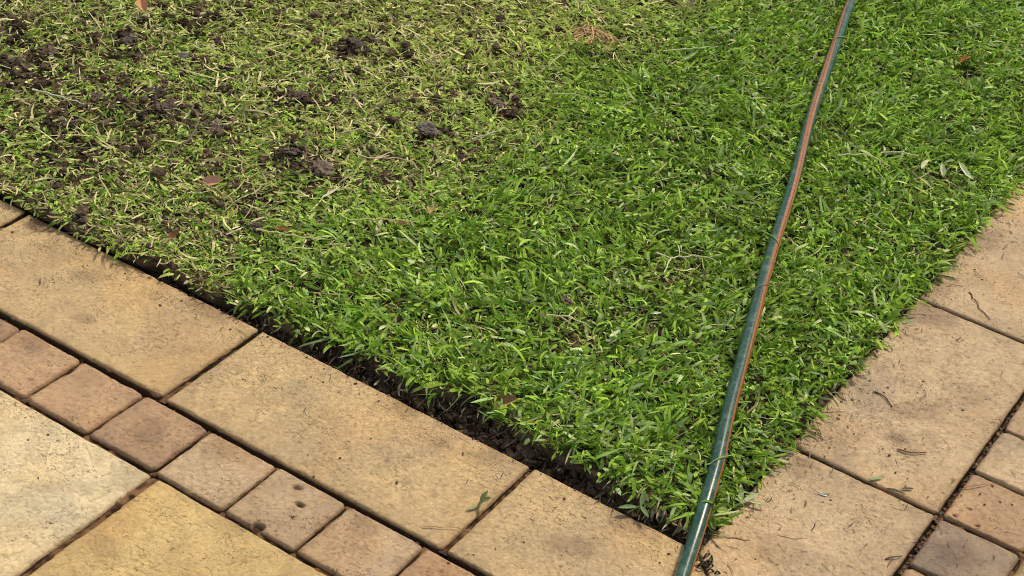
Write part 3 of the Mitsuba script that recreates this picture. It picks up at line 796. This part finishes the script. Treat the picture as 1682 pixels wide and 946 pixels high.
leaf(-.271, .259, .022, .016, .0045, 1.2, (.62, .70, .42), 'small pale blade scrap left of the hose in the lower lush grass', name='leaf_scrap', seed=14, pitch=.3)
leaf(-.253, .334, .022, .014, .005, .4, (.62, .70, .5), 'whitish scrap just left of the hose in the middle', name='leaf_scrap', seed=15, pitch=.3)
leaf(-.02, 1.06, .012, .022, .013, .4, (.60, .52, .36), 'cream scrap at the end of the grass on the right picture edge', name='leaf_scrap', seed=16, pitch=.2)

# dry stems and straws
ST = 'dry stems on the lawn'
pale, tan_, brn = (.52, .46, .27), (.46, .33, .18), (.20, .125, .075)
stem('dry_stem', 'stem', [([(-.756, .362, .018), (-.735, .375, .022), (-.722, .392, .024)], .0014, .0010), ([(-.735, .375, .022), (-.725, .408, .026)], .0011, .0008), ([(-.738, .374, .022), (-.700, .405, .022), (-.675, .405, .016)], .0011, .0006)], (.62, .50, .34), 'forked pale stem at the border of worn and lush grass', ST)
stem('dry_stem', 'stem', [([(-.910, .712, .020), (-.872, .690, .024), (-.835, .672, .020)], .0018, .0012)], pale, 'long pale straw, one of a crossing pair near the top', ST)
stem('dry_stem', 'stem', [([(-.852, .655, .020), (-.842, .679, .028), (-.838, .720, .030)], .0016, .0010)], pale, 'short pale straw crossing the longer one near the top', ST)
stem('dry_stem', 'stem', [([(-.600, .970, .026), (-.571, .993, .032), (-.535, 1.035, .034)], .0016, .0009)], (.50, .54, .30), 'greenish pale stem near the top middle of the lawn', ST)
stem('twig', 'twig', [([(-.880, .170, .018), (-.838, .164, .022), (-.800, .157, .021), (-.787, .133, .014)], .0016, .0011)], (.40, .27, .15), 'bent light brown twig ending at the dark clod', None)
stem('root', 'root', [([(-1.03, .315, .014), (-.985, .290, .020), (-.955, .245, .020), (-.955, .195, .015)], .0024, .0014)], (.15, .115, .08), 'curved dark root lying on the bare left soil', None)
stem('root', 'root', [([(-.86, .375, .016), (-.825, .335, .018), (-.795, .295, .014)], .0016, .0010)], (.14, .10, .07), 'straight dark root running down to the pale grey clod', None)
stem('dry_stem', 'stem', [([(-.745, .132, .020), (-.715, .144, .023), (-.680, .162, .022), (-.668, .180, .018)], .0016, .0010)], (.55, .50, .26), 'long straw lying between the two clods by the left paving', ST)
stem('dry_stem', 'stem', [([(-.672, .238, .022), (-.640, .262, .025), (-.602, .290, .022)], .0014, .0009)], (.52, .46, .22), 'long yellow straw with a brown leaf at its tip', ST)
stem('dry_stem', 'stem', [([(-.668, .520, .022), (-.651, .540, .028), (-.640, .566, .032)], .0015, .0009)], (.55, .52, .36), 'single pale straw right of the lone grey clod', ST)
stem('dry_stem', 'stem', [([(-.820, .410, .014), (-.800, .428, .020), (-.770, .425, .020)], .0014, .0009)], (.56, .47, .33), 'pale arched straw above the pale grey clod', ST)
stem('dry_stem', 'stem', [([(-.315, .442, .030), (-.292, .437, .034)], .0013, .0012), ([(-.292, .437, .034), (-.262, .470, .034), (-.235, .470, .032)], .0011, .0007), ([(-.292, .437, .034), (-.283, .405, .030)], .0012, .0008)], (.62, .62, .40), 'three pronged pale stem left of the hose', ST)
stem('dry_stem', 'stem', [([(-.350, .222, .028), (-.325, .232, .033), (-.292, .232, .032)], .0014, .0008), ([(-.325, .232, .033), (-.330, .262, .030)], .0010, .0007)], (.60, .57, .36), 'forked pale stem in the lower lush grass', ST)
stem('dry_stem', 'stem', [([(-1.215, .195, .014), (-1.182, .199, .018), (-1.13, .215, .012)], .0018, .0009)], (.60, .62, .45), 'pale spreading straw on the bare soil at the left', ST)
stem('dry_stem', 'stem', [([(-.238, .855, .030), (-.200, .878, .036), (-.165, .880, .030)], .0013, .0008)], (.56, .60, .28), 'yellow green straw right of the hose, below the cream scraps', ST)
stem('dry_stem', 'stem', [([(-.190, .905, .032), (-.165, .920, .036), (-.140, .935, .032)], .0013, .0009)], (.62, .63, .40), 'pale straw touching the left cream scrap', ST)
stem('dry_stem', 'stem', [([(-.655, .725, .022), (-.630, .742, .028), (-.60, .745, .026)], .0012, .0008)], (.52, .52, .32), 'thin pale straw in the middle above the lone grey clod', ST)
# the bundle of dry brown straw at the top
r = np.random.default_rng(15)
parts = []
for k in range(18):
    a, l = r.uniform(0, 6.28), r.uniform(.022, .05)
    cx_, cy_ = -.708 + r.normal(0, .016), .925 + r.normal(0, .012)
    l *= 1.25
    dx, dy = math.cos(a) * l / 2, math.sin(a) * l / 2
    parts.append(([(cx_ - dx, cy_ - dy, .024 + r.uniform(0, .008)), (cx_ + r.normal(0, .003), cy_ + r.normal(0, .003), .032 + r.uniform(0, .01)), (cx_ + dx, cy_ + dy, .024 + r.uniform(0, .01))], .0021, .0010))
stem('straw_tuft', 'straw', parts, (.48, .30, .16), 'tangled tuft of dry brown straw at the top of the lawn')

# twigs and clippings on the slabs
TW = 'twigs on the right slabs'
dk = (.075, .048, .030)
stem('twig', 'twig', [([(.030, .395, .0012), (.046, .391, .0022), (.060, .380, .0012)], .0010, .0007)], dk, 'short dark twig upper one on the speckled right slab', TW)
stem('twig', 'twig', [([(-.002, .282, .0012), (.009, .275, .0022), (.020, .263, .0012)], .0009, .0006)], dk, 'short dark twig on the right slab next to the turf edge', TW)
stem('twig', 'twig', [([(.098, .307, .0014), (.116, .312, .0022), (.128, .325, .0014)], .0013, .0008)], (.20, .09, .045), 'bent reddish brown twig on the right slab', TW)
stem('twig', 'twig', [([(-.012, .033, .0012), (.010, .036, .0016), (.030, .048, .0012)], .0010, .0005)], (.11, .05, .03), 'thin dark twig right of the hose near the turf corner', TW)
stem('twig', 'twig', [([(.050, .075, .0010), (.066, .081, .0014), (.080, .093, .0010)], .0006, .0004)], (.22, .15, .08), 'thin pale brown twig on the slab right of the hose', TW)
stem('twig', 'twig', [([(.042, .690, .0012), (.060, .672, .0022), (.071, .660, .0014), (.090, .648, .0012)], .0009, .0005)], dk, 'crooked thin twig on the slab at the right picture edge', TW)
stem('twig', 'twig', [([(.188, .292, .0020), (.199, .305, .0026), (.212, .322, .0020)], .0010, .0005)], (.36, .24, .12), 'light brown twig lying on the rusty cobble', None)
stem('twig', 'twig', [([(.163, .118, .0014), (.169, .124, .0040), (.176, .134, .0026)], .0012, .0008), ([(.169, .124, .0040), (.170, .108, .0014)], .0010, .0006)], (.16, .10, .06), 'small forked brown twig at the bottom right beside the cobbles', None)
stem('grass_clipping', 'clipping', [([(-.262, -.164, .0010), (-.238, -.146, .0018), (-.205, -.130, .0012)], .0007, .0004)], (.42, .31, .16), 'long thin straw on the tan slab below the seedling', None)


def blade1(x, y, h, L, w, az, el, bd, col, label, name='grass_strand', cat='grass blade', group=None, ms=None):
    one = lambda q: np.array([float(q)])
    p = gz(x, y, h)
    V, F, C = blades(one(p[0]), one(p[1]), one(p[2]), one(az), one(el), one(bd), one(L), one(w), one(.1), np.array([col]), 8)
    if ms is not None:
        ms.append((V, F))
        return
    put(name, V, F, 'mat_blade', label, cat, group, C)


CL = 'green clippings on the right slabs'
leaf(.099, .239, .0012, .020, .0042, .9, (.22, .30, .12), 'pale green clipping lying across the joint of the right slabs', 'grass_clipping', 'clipping', CL, seed=21, pitch=0, curlv=.4)
leaf(.127, .233, .0020, .022, .0036, .25, (.05, .055, .03), 'dark clipping lying in the joint of the right slabs', 'grass_clipping', 'clipping', CL, seed=22, pitch=0, curlv=.4)
leaf(.136, .247, .0012, .014, .0032, .7, (.06, .05, .028), 'dark clipping on the right slab just above the joint', 'grass_clipping', 'clipping', CL, seed=23, pitch=0, curlv=.4)
leaf(.062, .172, .0012, .012, .0030, .15, (.70, .68, .60), 'white scrap lying on the slab below the right joint', 'white_scrap', 'scrap', seed=24, pitch=0, curlv=.3)
clod(.079, .222, .0042, 40, 'small dark crumb heap in the right slab joint', (.06, .042, .03), -.004, .6, 'soil_crumb', 'soil crumb')


def sprig(x, y, h, spec, label, name, cat, stemcol, leafcol):
    k = key_of(name)
    tag(k, label, cat)
    z0 = gz(x, y, h)
    st = [tube([z0, (x + spec['stem'][0] * .5, y + spec['stem'][1] * .5, z0[2] + spec['stem'][2] * .6), (x + spec['stem'][0], y + spec['stem'][1], z0[2] + spec['stem'][2])], .0011, .0008, 6, 8)]
    V, F = join(st)
    scene[k + '__stem'] = mikit.ply((V, F), 'mat_dry', smooth=True, color=np.broadcast_to(np.array(stemcol), (len(V), 3)))
    for i, (dx, dy, dz, L, w, az, pit) in enumerate(spec['leaves']):
        V, F = leaf_mesh(x + dx, y + dy, z0[2] + dz, L, w, az, pitch=pit, curlv=.5, seed=60 + i, notch=.05, mid=.02)
        c = np.array(leafcol) * (.8 + .4 * nz(V[:, 0], V[:, 1], 260, 5, 2))[:, None]
        scene[k + '__leaf' + (f'_{i:03d}' if i else '')] = mikit.ply((V, F), 'mat_dry', smooth=True, color=c)


sprig(-.2345, -.100, -.004, {'stem': (.002, .003, .011), 'leaves': [(.001, .001, .005, .015, .004, 4.2, .05), (.002, .003, .010, .017, .006, 1.2, 1.0), (.002, .003, .010, .015, .008, .5, .65), (.001, .0, .004, .013, .004, 1.6, .5)]},
      'small green seedling growing in the joint between two tan slabs', 'weed_seedling', 'weed', (.28, .24, .10), (.25, .29, .11))
sprig(-.008, .086, .003, {'stem': (.004, .010, .002), 'leaves': [(.003, .008, .002, .026, .006, 2.1, .25), (.004, .010, .002, .024, .006, 1.1, .2), (.010, .014, .003, .020, .004, .35, .05)]},
      'plucked pale green sprig lying on the slab right of the hose', 'grass_sprig', 'sprig', (.45, .42, .24), (.38, .44, .22))
sprig(-.098, -.002, .003, {'stem': (.010, .012, .008), 'leaves': [(.006, .008, .006, .022, .006, 3.9, .02), (.010, .010, .008, .020, .0055, 1.9, .5), (.010, .010, .008, .020, .005, -.6, .0)]},
      'green leafy runner hanging over the left slab near the turf corner', 'grass_runner', 'grass runner', (.20, .22, .08), (.12, .20, .07))

# moss in the mitre joint
ms = []
r = np.random.default_rng(44)
for k in range(26):
    t = r.uniform(0, 1)
    x_, y_ = .003 + .040 * t + r.normal(0, .003), -.010 - .040 * t + r.normal(0, .003)
    a = r.uniform(0, 6.28)
    L = r.uniform(.005, .014)
    ms.append(tube([(x_, y_, -.002), (x_ + math.cos(a) * L * .5, y_ + math.sin(a) * L * .5, .004 + r.uniform(0, .003)), (x_ + math.cos(a) * L, y_ + math.sin(a) * L, .001)], .0014, .0008, 5, 6, .4))
V, F = join(ms)
put('moss', V, F, 'mat_dry', 'dark moss sprouting from the joint right of the hose end', 'moss', None, np.array([.045, .045, .018]) * (.6 + .8 * nz(V[:, 0], V[:, 1], 150, 6, 2))[:, None])

# grass blades lying over the hose
HB = 'grass blades lying over the hose'
for (t0, L, dirv, lab) in ((.118, .034, 1, 'green grass blade bent over the hose near the turf corner'), (.600 - .02, .030, -1, 'green grass blade leaning on the hose in the middle'), (.462, .024, 1, 'thin brown stalk crossing the hose below the middle'), (1.222, .034, 1, 'pale green grass blade across the hose at the top')):
    i = np.argmin(abs(HC[:, 1] - t0))
    c = HC[i]
    d = HC[i + 1] - HC[i - 1]
    d /= np.linalg.norm(d)
    s_ = np.cross(d, [0, 0, 1.0]) * dirv
    u = np.linspace(-.55, 1, 13)
    rr_ = HR + .0011
    ang = u * 1.15
    path = c + np.outer(np.sin(ang) * rr_ * 1.25, s_) + np.outer(np.cos(ang) * rr_, [0, 0, 1.0]) + np.outer(u * .016, d)
    path = np.vstack([path[0] - s_ * .004 - d * .005 + [0, 0, .0015], path, path[-1] + s_ * .010 + d * .006 + [0, 0, -.001], path[-1] + s_ * .018 + d * .008 + [0, 0, -.003]])
    brownish = 'brown' in lab
    w = (.0012 if brownish else .0032) * np.sin(np.linspace(.35, 3.0, len(path))) ** .6
    tn = np.gradient(path, axis=0)
    tn /= np.linalg.norm(tn, axis=1)[:, None]
    A, B = path + d * w[:, None] * .5, path - d * w[:, None] * .5
    V = np.vstack([A, B, A - [0, 0, .0004], B - [0, 0, .0004]])
    m = len(path)
    k = np.arange(m - 1)
    Q = np.vstack([np.stack([k, k + m, k + m + 1, k + 1], -1), np.stack([k + 2 * m, k + 2 * m + 1, k + 3 * m + 1, k + 3 * m], -1)])
    put('grass_strand' if not brownish else 'stalk', V, np.vstack([Q[:, [0, 1, 2]], Q[:, [0, 2, 3]]]), 'mat_dry', lab, 'grass blade' if not brownish else 'stalk', None, (.14, .25, .05) if not brownish else (.18, .11, .07))

print('triangles', sum(len(w[1]) for w in meshkit.WRITTEN.values()))
